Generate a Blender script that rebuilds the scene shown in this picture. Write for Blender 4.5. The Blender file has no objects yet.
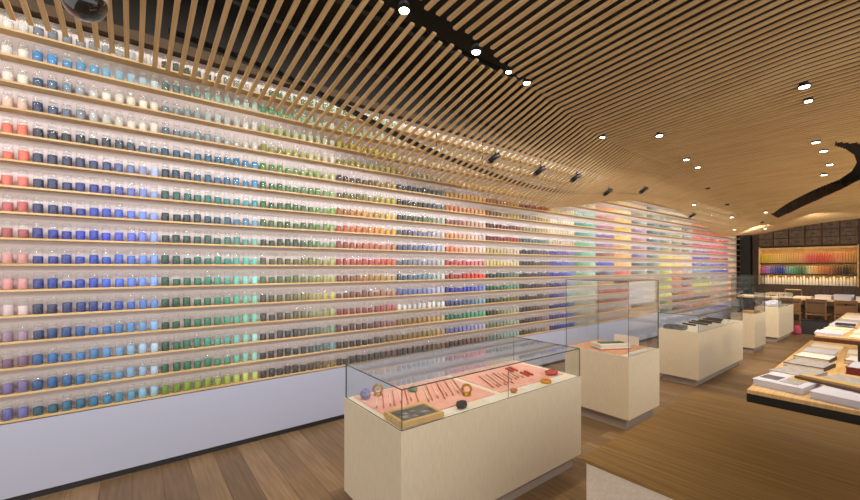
import bpy, math, random
import numpy as np
random.seed(7)
R = math.radians
scene = bpy.context.scene
COL = scene.collection

# ------------------------------------------------------------------ helpers
def lin(c):
    c = [x / 255.0 for x in c[:3]]
    return tuple(x / 12.92 if x <= 0.04045 else ((x + 0.055) / 1.055) ** 2.4 for x in c)

class MB:
    """collects shapes and links them as ONE mesh object"""
    def __init__(s): s.v = []; s.f = []; s.m = []; s.sm = []
    def add(s, vs, fs, m=0, smooth=False):
        o = len(s.v); s.v += [tuple(v) for v in vs]
        for f in fs: s.f.append(tuple(i + o for i in f)); s.m.append(m); s.sm.append(smooth)
    def box(s, x0, x1, y0, y1, z0, z1, m=0, fm=None):
        v = [(x0,y0,z0),(x1,y0,z0),(x1,y1,z0),(x0,y1,z0),(x0,y0,z1),(x1,y0,z1),(x1,y1,z1),(x0,y1,z1)]
        f = [(0,3,2,1),(4,5,6,7),(0,1,5,4),(1,2,6,5),(2,3,7,6),(3,0,4,7)]
        o = len(s.v); s.v += v
        for k, q in enumerate(f):
            s.f.append(tuple(i + o for i in q)); s.m.append(m if fm is None else fm[k]); s.sm.append(False)
        return s
    def bbox(s, x0, x1, y0, y1, z0, z1, b=0.004, m=0):
        """box with chamfered top edges"""
        v = []
        for z, d in ((z0, 0), (z1 - b, 0), (z1, b)):
            v += [(x0+d,y0+d,z),(x1-d,y0+d,z),(x1-d,y1-d,z),(x0+d,y1-d,z)]
        f = [(0,3,2,1),(8,9,10,11)]
        for r in (0, 4):
            for k in range(4): f.append((r+k, r+(k+1)%4, r+4+(k+1)%4, r+4+k))
        s.add(v, f, m); return s
    def lathe(s, prof, n=16, c=(0,0,0), m=0, smooth=True, axis='z', cap=True):
        vs = []; fs = []
        for (r, z) in prof:
            for k in range(n):
                a = 2*math.pi*k/n; p = (r*math.cos(a), r*math.sin(a), z)
                if axis == 'x': p = (p[2], p[0], p[1])
                if axis == 'y': p = (p[1], p[2], p[0])
                vs.append((p[0]+c[0], p[1]+c[1], p[2]+c[2]))
        for i in range(len(prof)-1):
            for k in range(n):
                fs.append((i*n+k, i*n+(k+1)%n, (i+1)*n+(k+1)%n, (i+1)*n+k))
        if cap:
            fs.append(tuple(range(n-1, -1, -1))); fs.append(tuple(range((len(prof)-1)*n, len(prof)*n)))
        s.add(vs, fs, m, smooth); return s
    def tube(s, pts, r, n=6, m=0, smooth=True):
        pts = [np.array(p, float) for p in pts]; vs = []; fs = []
        for i, p in enumerate(pts):
            d = pts[min(i+1, len(pts)-1)] - pts[max(i-1, 0)]; d /= (np.linalg.norm(d) + 1e-9)
            a = np.array((0,0,1.)) if abs(d[2]) < .9 else np.array((1.,0,0))
            u = np.cross(d, a); u /= np.linalg.norm(u); w = np.cross(d, u)
            rr = r[i] if isinstance(r, (list, tuple)) else r
            for k in range(n):
                t = 2*math.pi*k/n; vs.append(p + rr*(math.cos(t)*u + math.sin(t)*w))
        for i in range(len(pts)-1):
            for k in range(n): fs.append((i*n+k, (i+1)*n+k, (i+1)*n+(k+1)%n, i*n+(k+1)%n))
        fs.append(tuple(range(n))); fs.append(tuple(range(len(pts)*n-1, (len(pts)-1)*n-1, -1)))
        s.add(vs, fs, m, smooth); return s
    def sphere(s, c, r, seg=14, rings=8, m=0, sc=(1,1,1), z0=-1.0, z1=1.0, jit=0, rnd=None):
        prof = []
        for i in range(rings+1):
            t = z0 + (z1 - z0)*i/rings; t = max(-1, min(1, t))
            prof.append((math.sqrt(max(1e-5, 1-t*t)), t))
        vs = []; fs = []
        for (q, z) in prof:
            for k in range(seg):
                a = 2*math.pi*k/seg; j = 1 + (rnd.uniform(-jit, jit) if rnd else 0)
                vs.append((c[0]+r*sc[0]*q*math.cos(a)*j, c[1]+r*sc[1]*q*math.sin(a)*j, c[2]+r*sc[2]*z*j))
        for i in range(rings):
            for k in range(seg): fs.append((i*seg+k, i*seg+(k+1)%seg, (i+1)*seg+(k+1)%seg, (i+1)*seg+k))
        fs.append(tuple(range(seg-1,-1,-1))); fs.append(tuple(range(rings*seg,(rings+1)*seg)))
        s.add(vs, fs, m, jit == 0); return s
    def mesh(s, name, mats):
        me = bpy.data.meshes.new(name); me.from_pydata(s.v, [], s.f)
        for m in (mats if isinstance(mats, (list, tuple)) else [mats]): me.materials.append(m)
        me.polygons.foreach_set('material_index', s.m); me.polygons.foreach_set('use_smooth', s.sm)
        me.update(); return me
    def build(s, name, mats, parent=None, loc=(0,0,0), rz=0):
        return link(name, s.mesh(name, mats), parent, loc, rz)

def link(name, me, parent=None, loc=(0,0,0), rz=0):
    o = bpy.data.objects.new(name, me); COL.objects.link(o)
    o.location = loc; o.rotation_euler = (0,0,rz)
    if parent is not None: o.parent = parent
    return o
def tag(o, label=None, cat=None, group=None, kind=None):
    if label: o['label'] = label
    if cat: o['category'] = cat
    if group: o['group'] = group
    if kind: o['kind'] = kind
    return o
def thing(name, label, cat, loc=(0,0,0), rz=0, group=None):
    return tag(link(name, None, None, loc, rz), label, cat, group)
def struct(name, mb, mats): return tag(mb.build(name, mats), kind='structure')
ORD = ['zeroth','first','second','third','fourth','fifth','sixth','seventh','eighth','ninth','tenth','eleventh','twelfth','thirteenth','fourteenth','fifteenth','sixteenth','seventeenth','eighteenth','nineteenth','twentieth']
ORD += ['twenty-'+x for x in ORD[1:10]] + ['thirtieth'] + ['thirty-'+x for x in ORD[1:10]] + ['fortieth']

# ------------------------------------------------------------------ materials
def new_mat(name):
    m = bpy.data.materials.new(name); m.use_nodes = True
    nt = m.node_tree; return m, nt, nt.nodes['Principled BSDF']
def N(nt, t, **kw):
    n = nt.nodes.new(t)
    for k, v in kw.items():
        if k in n.inputs: n.inputs[k].default_value = v
        else: setattr(n, k, v)
    return n
def plain(name, rgb, rough=.5, metal=0, spec=.5, coat=0):
    m, nt, b = new_mat(name)
    b.inputs['Base Color'].default_value = (*lin(rgb), 1); b.inputs['Roughness'].default_value = rough
    b.inputs['Metallic'].default_value = metal; b.inputs['Specular IOR Level'].default_value = spec
    if coat: b.inputs['Coat Weight'].default_value = coat
    return m
def noisy(name, c0, c1, scale=(1,1,1), nscale=8, rough=.5, spec=.4, detail=5, bump=0, lo=.35, hi=.65):
    m, nt, b = new_mat(name)
    tc = N(nt,'ShaderNodeTexCoord'); mp = N(nt,'ShaderNodeMapping'); mp.inputs['Scale'].default_value = scale
    no = N(nt,'ShaderNodeTexNoise'); no.inputs['Scale'].default_value = nscale; no.inputs['Detail'].default_value = detail
    rp = N(nt,'ShaderNodeValToRGB'); e = rp.color_ramp.elements
    e[0].position = lo; e[1].position = hi; e[0].color = (*lin(c0),1); e[1].color = (*lin(c1),1)
    L = nt.links.new
    L(tc.outputs['Object'], mp.inputs['Vector']); L(mp.outputs[0], no.inputs['Vector']); L(no.outputs['Fac'], rp.inputs[0]); L(rp.outputs[0], b.inputs['Base Color'])
    b.inputs['Roughness'].default_value = rough; b.inputs['Specular IOR Level'].default_value = spec
    if bump:
        bp = N(nt,'ShaderNodeBump'); bp.inputs['Strength'].default_value = bump; bp.inputs['Distance'].default_value = .002
        L(no.outputs['Fac'], bp.inputs['Height']); L(bp.outputs[0], b.inputs['Normal'])
    return m
def glass(name, tint=(.95,.98,.97), rough=.02, ior=1.45, haze=0, haze_col=(230,235,235), alpha_tint=True):
    m = bpy.data.materials.new(name); m.use_nodes = True; nt = m.node_tree; nt.nodes.clear(); L = nt.links.new
    out = N(nt,'ShaderNodeOutputMaterial'); tr = N(nt,'ShaderNodeBsdfTransparent'); gl = N(nt,'ShaderNodeBsdfGlossy')
    tr.inputs[0].default_value = (*tint,1); gl.inputs['Roughness'].default_value = rough
    geo = N(nt,'ShaderNodeNewGeometry'); mm = N(nt,'ShaderNodeMath', operation='MULTIPLY_ADD')
    mm.inputs[1].default_value = (1/ior - ior); mm.inputs[2].default_value = ior
    L(geo.outputs['Backfacing'], mm.inputs[0])
    fr = N(nt,'ShaderNodeFresnel'); L(mm.outputs[0], fr.inputs['IOR'])
    mx = N(nt,'ShaderNodeMixShader'); L(fr.outputs[0], mx.inputs[0])
    base = tr.outputs[0]
    if haze:
        df = N(nt,'ShaderNodeBsdfDiffuse'); df.inputs[0].default_value = (*lin(haze_col),1)
        m2 = N(nt,'ShaderNodeMixShader'); m2.inputs[0].default_value = haze
        L(tr.outputs[0], m2.inputs[1]); L(df.outputs[0], m2.inputs[2]); base = m2.outputs[0]
    L(base, mx.inputs[1]); L(gl.outputs[0], mx.inputs[2]); L(mx.outputs[0], out.inputs[0])
    return m
def emit(name, rgb, s):
    m = bpy.data.materials.new(name); m.use_nodes = True; nt = m.node_tree; nt.nodes.clear()
    out = N(nt,'ShaderNodeOutputMaterial'); e = N(nt,'ShaderNodeEmission'); e.inputs[0].default_value = (*lin(rgb),1); e.inputs[1].default_value = s
    nt.links.new(e.outputs[0], out.inputs[0]); return m

def plank_floor():
    m, nt, b = new_mat('oak planks'); L = nt.links.new
    tc = N(nt,'ShaderNodeTexCoord'); br = N(nt,'ShaderNodeTexBrick')
    br.offset = .37; br.inputs['Scale'].default_value = 1; br.inputs['Brick Width'].default_value = 1.9; br.inputs['Row Height'].default_value = .19
    br.inputs['Mortar Size'].default_value = .0022; br.inputs['Mortar Smooth'].default_value = .3; br.inputs['Bias'].default_value = 0
    br.inputs['Color1'].default_value = (*lin((112,90,64)),1); br.inputs['Color2'].default_value = (*lin((146,120,88)),1); br.inputs['Mortar'].default_value = (*lin((84,60,40)),1)
    mp = N(nt,'ShaderNodeMapping'); mp.inputs['Scale'].default_value = (1.2, 16, 1)
    no = N(nt,'ShaderNodeTexNoise'); no.inputs['Scale'].default_value = 2.2; no.inputs['Detail'].default_value = 6
    n2 = N(nt,'ShaderNodeTexNoise'); n2.inputs['Scale'].default_value = 2.0
    rp = N(nt,'ShaderNodeValToRGB'); e = rp.color_ramp.elements
    e[0].position = .3; e[1].position = .7; e[0].color = (.72,.66,.6,1); e[1].color = (1.1,1.08,1.05,1)
    mx = N(nt,'ShaderNodeMix', data_type='RGBA', blend_type='MULTIPLY'); mx.inputs[0].default_value = 1
    L(tc.outputs['Object'], br.inputs['Vector']); L(tc.outputs['Object'], mp.inputs[0]); L(mp.outputs[0], no.inputs['Vector'])
    L(no.outputs['Fac'], rp.inputs[0]); L(br.outputs['Color'], mx.inputs[6]); L(rp.outputs[0], mx.inputs[7]); L(mx.outputs[2], b.inputs['Base Color'])
    b.inputs['Roughness'].default_value = .42; b.inputs['Specular IOR Level'].default_value = .4
    return m

def obj_colour(name, rough=.6):
    m, nt, b = new_mat(name); oi = N(nt,'ShaderNodeObjectInfo')
    nt.links.new(oi.outputs['Color'], b.inputs['Base Color']); b.inputs['Roughness'].default_value = rough; return m
def attr_colour(name, rough=.6):
    m, nt, b = new_mat(name); a = N(nt,'ShaderNodeAttribute'); a.attribute_name = 'pigment_colour'
    nt.links.new(a.outputs['Color'], b.inputs['Base Color']); b.inputs['Roughness'].default_value = rough; return m

M = dict(
    floor=plank_floor(),
    bamboo=noisy('bamboo slat', (194,160,112), (214,182,134), (.6,40,4), 3, .5, .35),
    shelf=noisy('bamboo shelf edge', (192,158,108), (212,180,130), (30,.6,8), 3, .5),
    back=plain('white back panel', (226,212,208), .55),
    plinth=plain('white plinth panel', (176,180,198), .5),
    dark=plain('dark void paint', (26,21,19), .8),
    band=noisy('dark brown band', (60,44,28), (76,56,36), (1,1,1), 5, .7),
    black=plain('black metal', (18,18,19), .45),
    steel=plain('grey metal', (120,118,116), .35, .9),
    darkwood=noisy('dark brown wood', (60,44,34), (84,62,48), (6,1,1), 4, .55),
    drawer=noisy('dark drawer front', (88,70,56), (116,94,76), (2,1,1), 5, .6),
    cab_light=noisy('lit cabinet lining', (226,192,130), (238,206,146), (3,1,1), 4, .6),
    case=noisy('oyster laminate', (210,196,170), (217,203,178), (60,60,6), 2.2, .6, .3, lo=.4, hi=.6),
    case_top=plain('ivory display board', (236,224,204), .6),
    kick=plain('grey kick panel', (166,154,144), .5),
    pink=noisy('pink paper', (232,168,152), (238,182,168), (1,1,1), 12, .8),
    coral=noisy('coral wood board', (222,160,120), (236,176,138), (1,1,1), 12, .7),
    counter=noisy('bamboo counter top', (114,84,42), (148,114,62), (.9,26,1), 2.4, .45, .4, 6, lo=.3, hi=.7),
    counter_body=noisy('blush plaster panel', (206,190,172), (216,202,186), (40,40,40), 2, .7),
    table=noisy('pale table wood', (206,166,108), (224,188,132), (20,1,1), 3, .5),
    mahog=noisy('red brown edge wood', (110,58,36), (130,74,46), (8,1,1), 3, .45),
    glass=glass('display glass', (.975,.988,.982)),
    glass_edge=plain('green glass edge', (60,78,70), .2),
    jar=glass('jar glass', (.98,.984,.986), .05, 1.5, .05),
    cap=glass('jar cap plastic', (.98,.984,.984), .12, 1.35, .05),
    pigment=obj_colour('loose pigment'), pigment_s=attr_colour('loose pigment rows'), bottle=obj_colour('bottle', .4),
    lamp=emit('lamp face', (255,244,224), 14), led=emit('warm led strip', (255,206,140), 7.0),
    dome=plain('smoked dome', (10,12,16), .06, 0, .7, .6), dome_ring=plain('dome ring', (200,190,176), .3, .4),
    paper=plain('white paper', (234,228,222), .7), lilac=plain('lilac white card', (206,206,222), .6),
    grey_card=noisy('grey card', (150,146,146), (176,172,170), (1,1,1), 30, .7), dgrey=noisy('slate', (74,72,74), (112,110,110), (1,1,1), 22, .5),
    gold=plain('gold metal', (196,146,58), .28, .9), goldboard=noisy('golden board', (196,158,84), (214,178,104), (4,30,1), 3, .5),
    brown=plain('brown board', (96,70,44), .6), maroon=plain('maroon cloth', (112,30,34), .6), charcoal=plain('charcoal', (46,44,48), .5),
    violet=noisy('violet mineral', (96,90,140), (150,146,190), (1,1,1), 60, .4), jade=plain('green stone', (88,130,104), .3), amber=plain('amber resin', (214,140,40), .25),
    rust=plain('rust red', (176,70,52), .5), magenta=plain('magenta cloth', (178,70,96), .8), white_shaft=plain('cream shaft', (236,220,200), .5),
    woodshaft=plain('brown shaft', (190,112,84), .5), hair=plain('brush hair', (196,140,120), .8), moss=plain('green lacquer', (74,98,66), .3), ink=plain('black ink stick', (24,22,24), .3),
    chairwood=noisy('chair wood', (104,72,44), (130,94,60), (1,1,8), 4, .5), tan=plain('tan wood', (172,132,88), .5))

# ------------------------------------------------------------------ setting
Y0, Y1 = -2.2, 16.6
struct('floor', MB().box(-.4, 7, -2.6, 17, -.05, 0), M['floor'])
struct('ceiling', MB().box(-.4, 7, -2.6, 17, 4.15, 4.3), M['dark'])
struct('wall_left', MB().box(-.4, -.13, -2.6, 17, 0, 4.15), M['dark'])
struct('wall_back', MB().box(-.13, 7, 16.72, 17, 0, 4.15), M['darkwood'])
struct('trim_1', MB().box(-.13, -.02, Y0, 16.1, 3.47, 3.55), M['band'])          # brown band over the shelving
for i, (x, z) in enumerate(((.75, 3.98), (2.4, 3.95), (3.6, 3.98))):             # rails under the dark ceiling
    struct('trim_%d' % (i+2), MB().box(x-.03, x+.03, Y0, 16.2, z-.03, z+.03), M['black'])
pil = MB(); pil.box(-.02, .24, 16.0, 16.7, 0, 4.1)
struct('trim_5', pil, M['black'])

# ------------------------------------------------------------------ the shelving wall
SZ0, SP = .588, .18085
shelf_z = [SZ0 + SP*k for k in range(15, -1, -1)]            # row 1 is the top
sw = thing('wall_shelving', 'long white shelving wall with sixteen bamboo edged shelves of jars', 'shelving', (0, 0, 0))
MB().box(-.125, -.105, Y0, 16.0, .55, 3.466).build('back_panel', M['back'], sw)
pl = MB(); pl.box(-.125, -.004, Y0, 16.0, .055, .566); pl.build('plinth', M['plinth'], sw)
MB().box(-.125, -.03, Y0, 16.0, 0, .055).build('toe_kick', M['charcoal'], sw)
for z in shelf_z:
    MB().bbox(-.105, -.004, Y0, 16.0, z-.014, z, .002).build('shelf', M['shelf'], sw)

# jar shape
JR = .0285
def jar_body():
    b = MB(); b.lathe([(JR*.93,.0006),(JR,.004),(JR,.078),(JR*.97,.084),(JR*.80,.092),(JR*.78,.098)], 14, cap=False)
    b.add([(JR*.93*math.cos(2*math.pi*k/14), JR*.93*math.sin(2*math.pi*k/14), .0006) for k in range(14)], [tuple(range(13,-1,-1))], 0)
    return b
def jar_cap(): return MB().lathe([(JR*.86,.094),(JR*.88,.096),(JR*.88,.112),(JR*.70,.119),(JR*.3,.121)], 14)
def jar_pig(): return MB().lathe([(JR*.90,.0012),(JR*.965,.005),(JR*.965,.057),(JR*.6,.061),(JR*.1,.062)], 14)
me_body = jar_body().mesh('pigment_jar', M['jar']); me_cap = jar_cap().mesh('cap', M['cap']); me_pig = jar_pig().mesh('pigment', M['pigment'])

# block boundaries along the wall (ten jars a block)
BY = [-.572,.183,.960,1.736,2.510,3.267,4.030,4.769,5.541,6.284,6.994,7.701,8.429,9.154,9.835,10.524,11.149,11.827,12.487,13.200,13.975,14.818,15.56]
W = (236,222,196)
# [row][block] -> (start, mid, end) colours of the powder; short forms repeat
C = {}
def put(b, rows):
    for r, t in enumerate(rows):
        if t is None: t = (W, W)
        if not isinstance(t[0], tuple): t = (t, t)
        if len(t) == 2: t = (t[0], tuple((a+c)//2 for a, c in zip(*t)), t[1])
        C[(r, b)] = t
put(-1, [((214,212,212),(228,226,224)),((240,236,230),(236,232,226)),((244,238,226),(246,238,224)),((226,170,140),(236,208,188)),((226,110,76),(232,128,96)),((228,112,84),(232,124,96)),((222,116,98),(226,128,110)),((190,84,88),(206,110,106)),((136,54,60),(182,100,98)),((206,140,136),(220,166,156)),((216,128,132),(228,170,168)),((226,196,196),(234,214,212)),((136,106,132),(176,150,170)),((96,68,92),(136,104,130)),((96,84,136),(140,124,172)),((38,52,130),(120,120,180))])
put(0, [((120,134,152),(150,158,168),(206,206,208)),((56,140,200),(110,172,206),(206,222,228)),((50,92,134),(236,232,222),(244,236,218)),((40,64,112),(216,216,208),(246,240,222)),((26,40,62),(30,54,66),(96,126,146)),((34,54,92),(50,66,118),(190,206,240)),((30,50,94),(44,60,156),(168,186,236)),((32,52,106),(46,80,190),(160,182,240)),((36,54,150),(48,66,204),(158,178,244)),((26,58,142),(46,88,194),(136,172,234)),((20,58,144),(52,98,210),(148,182,240)),((26,42,90),(30,68,164),(116,160,224)),((22,70,122),(46,120,186),(150,192,232)),((36,110,166),(94,154,206),(200,218,234)),((20,98,160),(76,150,196),(190,208,228)),((14,104,126),(44,138,176),(168,208,226))])
put(1, [((44,58,54),(110,120,116),(176,180,178)),((70,106,98),(140,170,154),(200,216,208)),((116,138,146),(180,190,186),(216,216,206)),((96,120,136),(166,176,176),(222,218,206)),((14,90,120),(24,114,138),(90,166,208)),((16,60,84),(50,110,140),(96,160,206)),((18,100,92),(44,136,126),(80,168,178)),((28,44,56),(40,88,110),(120,176,206)),((30,62,56),(50,106,90),(126,190,178)),((20,84,72),(60,144,124),(120,212,198)),((30,94,76),(80,160,140),(164,222,212)),((30,84,62),(60,134,100),(140,214,192)),((22,84,56),(70,146,114),(144,214,190)),((26,100,78),(92,170,152),(172,218,212)),((20,104,70),(60,146,118),(162,208,190)),((120,154,36),(156,178,56),(204,212,120))])
put(2, [((50,110,80),(140,170,140)),((80,156,104),(150,198,154),(212,218,202)),((160,172,104),(214,214,186)),((156,158,46),(186,184,110),(224,214,196)),((104,156,66),(140,172,96),(204,208,150)),((56,122,56),(100,152,80),(150,186,120)),((66,124,46),(54,116,42),(136,184,90)),((80,124,48),(62,106,44),(150,186,106)),((34,64,38),(50,94,60),(148,184,136)),((80,86,34),(112,114,48),(182,186,114)),((84,112,48),(104,124,40),(192,196,114)),((76,76,50),(126,124,48),(206,200,120)),((56,56,46),(104,108,58),(180,190,124)),((42,48,54),(54,64,62),(146,176,146)),((26,32,38),(36,52,58),(116,162,168)),((38,32,28),(56,44,28),(150,128,70))])
put(3, [((110,146,112),(180,200,170)),((140,170,120),(216,212,182)),((194,182,36),(226,216,124)),((146,140,36),(202,190,100)),((66,52,42),(116,84,40),(196,170,80)),((100,102,54),(146,146,46),(190,180,66)),((176,122,46),(210,166,80),(216,196,100)),((190,92,36),(222,142,46),(228,188,56)),((158,70,58),(192,102,68),(206,150,106)),((166,46,46),(190,64,56),(222,112,84)),((136,76,32),(174,124,44),(206,184,110)),((112,60,42),(146,86,58),(190,146,116)),((140,42,42),(146,48,50),(190,104,98)),((90,34,40),(96,50,52),(158,104,104)),((58,36,32),(50,38,34),(140,120,70)),((40,28,34),(50,38,40),(110,78,76))])
put(4, [None,None,None,((168,150,110),(206,196,170)),((40,44,52),(50,52,56),(128,134,132)),((26,28,34),(36,40,46),(116,134,130)),((60,72,74),(100,122,80),(192,202,190)),((80,80,100),(142,146,166),(210,210,214)),((74,92,128),(126,138,172),(206,210,220)),((100,112,130),(150,160,172),(210,214,214)),((60,92,116),(110,144,158),(202,216,208)),((84,102,168),(130,142,190),(206,206,224)),((216,214,208),(222,222,218)),((132,96,26),(172,134,66),(206,180,124)),((122,102,46),(160,134,66),(190,164,124)),((62,42,40),(106,84,60),(130,98,74))])
put(5, [None,None,None,((214,180,120),(232,200,140)),((206,166,98),(238,190,106)),((200,130,76),(226,170,96)),((152,98,88),(226,200,180)),((212,152,94),(226,194,170),(228,208,202)),((224,128,80),(232,184,160),(232,206,196)),((184,62,76),(214,100,112),(226,160,160)),((144,22,34),(208,46,36),(238,72,40)),((38,34,146),(48,60,190),(150,166,218)),((64,70,122),(84,112,146),(160,192,202)),((40,114,84),(68,150,116),(116,196,150)),((112,112,168),(142,142,198),(206,202,222)),((88,56,52),(148,116,106))])
put(6, [None,None,None,((222,190,120),(230,200,140)),((190,130,56),(214,160,70)),((136,92,50),(202,180,96)),((92,40,42),(140,72,72)),((122,28,30),(186,70,48)),((188,176,108),(216,202,180)),((210,194,120),(222,212,180)),((30,50,40),(130,150,130)),((48,96,68),(130,172,140)),((62,62,30),(132,130,46)),((50,50,34),(150,150,110),(190,190,170)),((110,126,104),(186,196,180)),((120,130,118),(168,192,182))])
put(7, [None,None,None,((224,200,150),(230,206,160)),((146,66,34),(194,106,50)),((146,134,114),(202,180,114)),((156,140,104),(216,202,160)),((80,102,102),(148,166,150)),((40,44,62),(130,118,130)),((50,50,56),(120,110,105)),((26,26,38),(110,110,134)),((36,26,32),(110,88,88)),((40,30,32),(120,108,98)),((40,30,36),(150,128,124)),((50,30,32),(160,128,128)),((80,66,46),(186,166,140))])
put(8, [None,None,None,None,((232,206,140),(236,222,190)),((236,230,214),(236,230,214)),((226,216,190),(226,216,196)),((212,196,170),(216,200,180)),((90,78,168),(150,138,194)),((66,70,170),(126,142,204)),((34,42,160),(130,150,204)),((24,28,116),(150,148,192)),((44,48,140),(150,170,172)),((22,26,108),(100,100,164)),((26,30,118),(110,110,170)),((30,34,130),(60,80,176))])
put(9, [None,None,None,None,((166,210,204),(186,218,210)),((70,158,134),(148,212,186)),((76,150,146),(170,212,202)),((100,178,146),(170,222,196)),((84,152,130),(182,224,206)),((80,148,108),(190,226,206)),((100,164,122),(200,226,206)),((124,136,102),(180,180,150)),((136,150,120),(180,180,160)),((146,148,124),(180,176,150)),((150,150,140),(190,180,160)),((150,150,140),(190,180,160))])
put(10, [None,None,((232,180,130),(238,200,150)),((238,160,110),(240,190,140)),((194,130,134),(216,160,140)),((176,106,146),(196,136,160)),((132,98,168),(160,126,184)),((156,110,158),(186,150,180)),((136,84,66),(184,140,116)),((66,70,184),(110,120,208)),((60,54,84),(140,150,184)),((196,150,116),(210,170,140)),((160,100,72),(194,76,64)),((146,80,54),(150,70,70)),((150,116,106),(180,140,130)),((160,126,116),(190,150,140))])
put(11, [None,None,((240,210,150),(242,220,170)),((246,220,164),(246,226,176)),((242,204,120),(244,220,160)),((230,190,40),(242,214,130)),((238,206,96),(242,220,150)),((206,160,66),(238,212,150)),((226,166,80),(238,200,140)),((238,188,110),(240,210,160)),((200,96,86),(232,160,140)),((94,60,58),(180,120,110)),((186,90,70),(200,120,100)),((160,84,84),(190,130,120)),((190,150,130),(210,170,150)),((190,150,130),(210,170,150))])
put(12, [None,((230,206,170),(236,220,190)),((226,196,166),(236,216,190)),((120,126,116),(220,206,180)),((90,106,106),(196,196,192)),((146,110,170),(200,180,206)),((178,108,130),(206,170,180)),((144,116,156),(200,184,200)),((84,80,150),(192,182,206)),((56,64,80),(150,160,170)),((94,116,122),(180,190,186)),((192,150,128),(210,170,150)),((168,148,170),(200,180,180)),((150,130,150),(200,170,170)),((76,56,66),(170,140,130)),((190,150,130),(210,180,160))])
put(13, [None,((220,210,190),(230,220,200)),((110,122,122),(220,210,196)),((100,122,106),(210,206,190)),((46,84,90),(150,176,176)),((38,64,80),(130,160,170)),((48,76,104),(150,176,196)),((60,70,88),(170,192,218)),((60,92,86),(170,196,186)),((70,92,86),(180,200,186)),((70,92,92),(180,196,186)),((176,150,128),(206,180,150)),((190,160,136),(206,180,150)),((180,150,130),(206,176,150)),((176,150,130),(206,176,150)),((180,150,130),(200,170,150))])
put(14, [None,None,None,((150,172,160),(214,208,190)),((48,86,86),(166,180,170)),((100,112,92),(196,196,180)),((100,122,102),(200,206,186)),((110,134,100),(210,210,170)),((200,196,96),(226,216,150)),((216,206,106),(230,220,150)),((146,170,74),(220,216,150)),((120,146,44),(196,200,110)),((166,190,84),(214,210,130)),((190,202,116),(220,214,150)),((80,104,36),(170,170,110)),((50,62,40),(150,160,120))])
put(15, [None,None,None,None,((190,200,166),(220,212,186)),((130,150,96),(200,200,160)),((110,122,90),(200,196,170)),((112,102,92),(200,190,170)),((216,190,120),(230,206,150)),((232,200,116),(238,216,160)),((200,146,110),(226,190,150)),((190,90,56),(206,140,110)),((156,90,70),(190,140,120)),((112,58,50),(170,120,100)),((92,40,32),(150,100,80)),((52,36,32),(150,110,90))])
put(16, [None,None,None,None,((60,76,82),(210,196,180)),((90,102,114),(206,196,186)),((60,50,78),(196,180,176)),((90,102,90),(206,196,180)),((212,200,166),(226,206,180)),((222,200,176),(230,210,190)),((170,160,160),(210,190,176)),((92,40,42),(150,110,110)),((80,50,84),(170,130,140)),((172,80,70),(200,130,110)),((80,40,32),(130,90,70)),((120,96,80),(190,150,130))])
for b in (17, 18): put(b, [None,None,None,((240,170,120),(240,160,120)),((238,118,96),(236,130,110)),((228,94,96),(230,104,116)),((196,60,96),(224,84,130)),((120,96,190),(200,90,140)),((100,76,170),(110,100,190)),((80,60,160),(126,156,214)),((100,156,192),(140,150,190)),((80,124,90),(170,190,150)),((172,192,76),(190,200,110)),((150,150,100),(190,170,130)),((72,40,32),(120,70,50)),((154,98,30),(190,140,80))])
for b in (19, 20): put(b, [None,None,None,((240,180,110),(240,190,130)),((236,98,76),(238,120,96)),((230,78,70),(230,90,86)),((228,64,100),(232,96,130)),((224,76,124),(228,110,150)),((224,110,124),(130,34,76)),((112,100,180),(150,130,190)),((58,58,174),(90,90,190)),((124,124,160),(170,160,170)),((170,192,156),(200,190,170)),((192,150,128),(206,170,150)),((156,136,126),(190,170,150)),((150,130,120),(180,160,150))])
put(21, [None,None,None,None]+[((240,206,180),(238,220,204)),((240,190,150),(236,216,200)),((238,196,160),(240,210,190)),((232,190,160),(236,210,190))]*3)

def colour_name(c):
    import colorsys
    h, s, v = colorsys.rgb_to_hsv(*[x/255 for x in c]); h *= 360
    if s < .10: return 'white' if v > .86 else 'pale grey' if v > .68 else 'grey' if v > .35 else 'black'
    if v < .3: return 'navy' if 190 < h < 270 else 'dark green' if 70 < h < 190 else 'near black'
    if s < .22 and v > .75: 
        return 'cream' if 20 < h < 75 else 'pale green' if 75 <= h < 165 else 'pale blue' if 165 <= h < 265 else 'pale pink'
    if s < .3 and 20 < h < 75: base = 'beige'
    elif h < 18 or h > 345: base = 'salmon' if v > .8 and s < .65 else 'red'
    elif h < 42: base = 'orange' if v > .75 else 'brown'
    elif h < 68: base = 'yellow' if v > .75 else 'olive'
    elif h < 150: base = 'green'
    elif h < 190: base = 'teal'
    elif h < 260: base = 'blue'
    elif h < 300: base = 'violet'
    else: base = 'mauve'
    if v < .5: return 'dark ' + base
    if v > .8 and s < .45: return 'light ' + base
    return base

def jar_colour(r, b, j):
    a, m, e = C[(r, b)]; t = j/9
    q = (a, m, t*2) if t < .5 else (m, e, t*2-1)
    c = [q[0][k] + (q[1][k]-q[0][k])*q[2] for k in range(3)]
    f = random.uniform(.94, 1.04)
    return tuple(max(3, min(246, 250*(x*f/255)**1.22)) for x in c)

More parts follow.
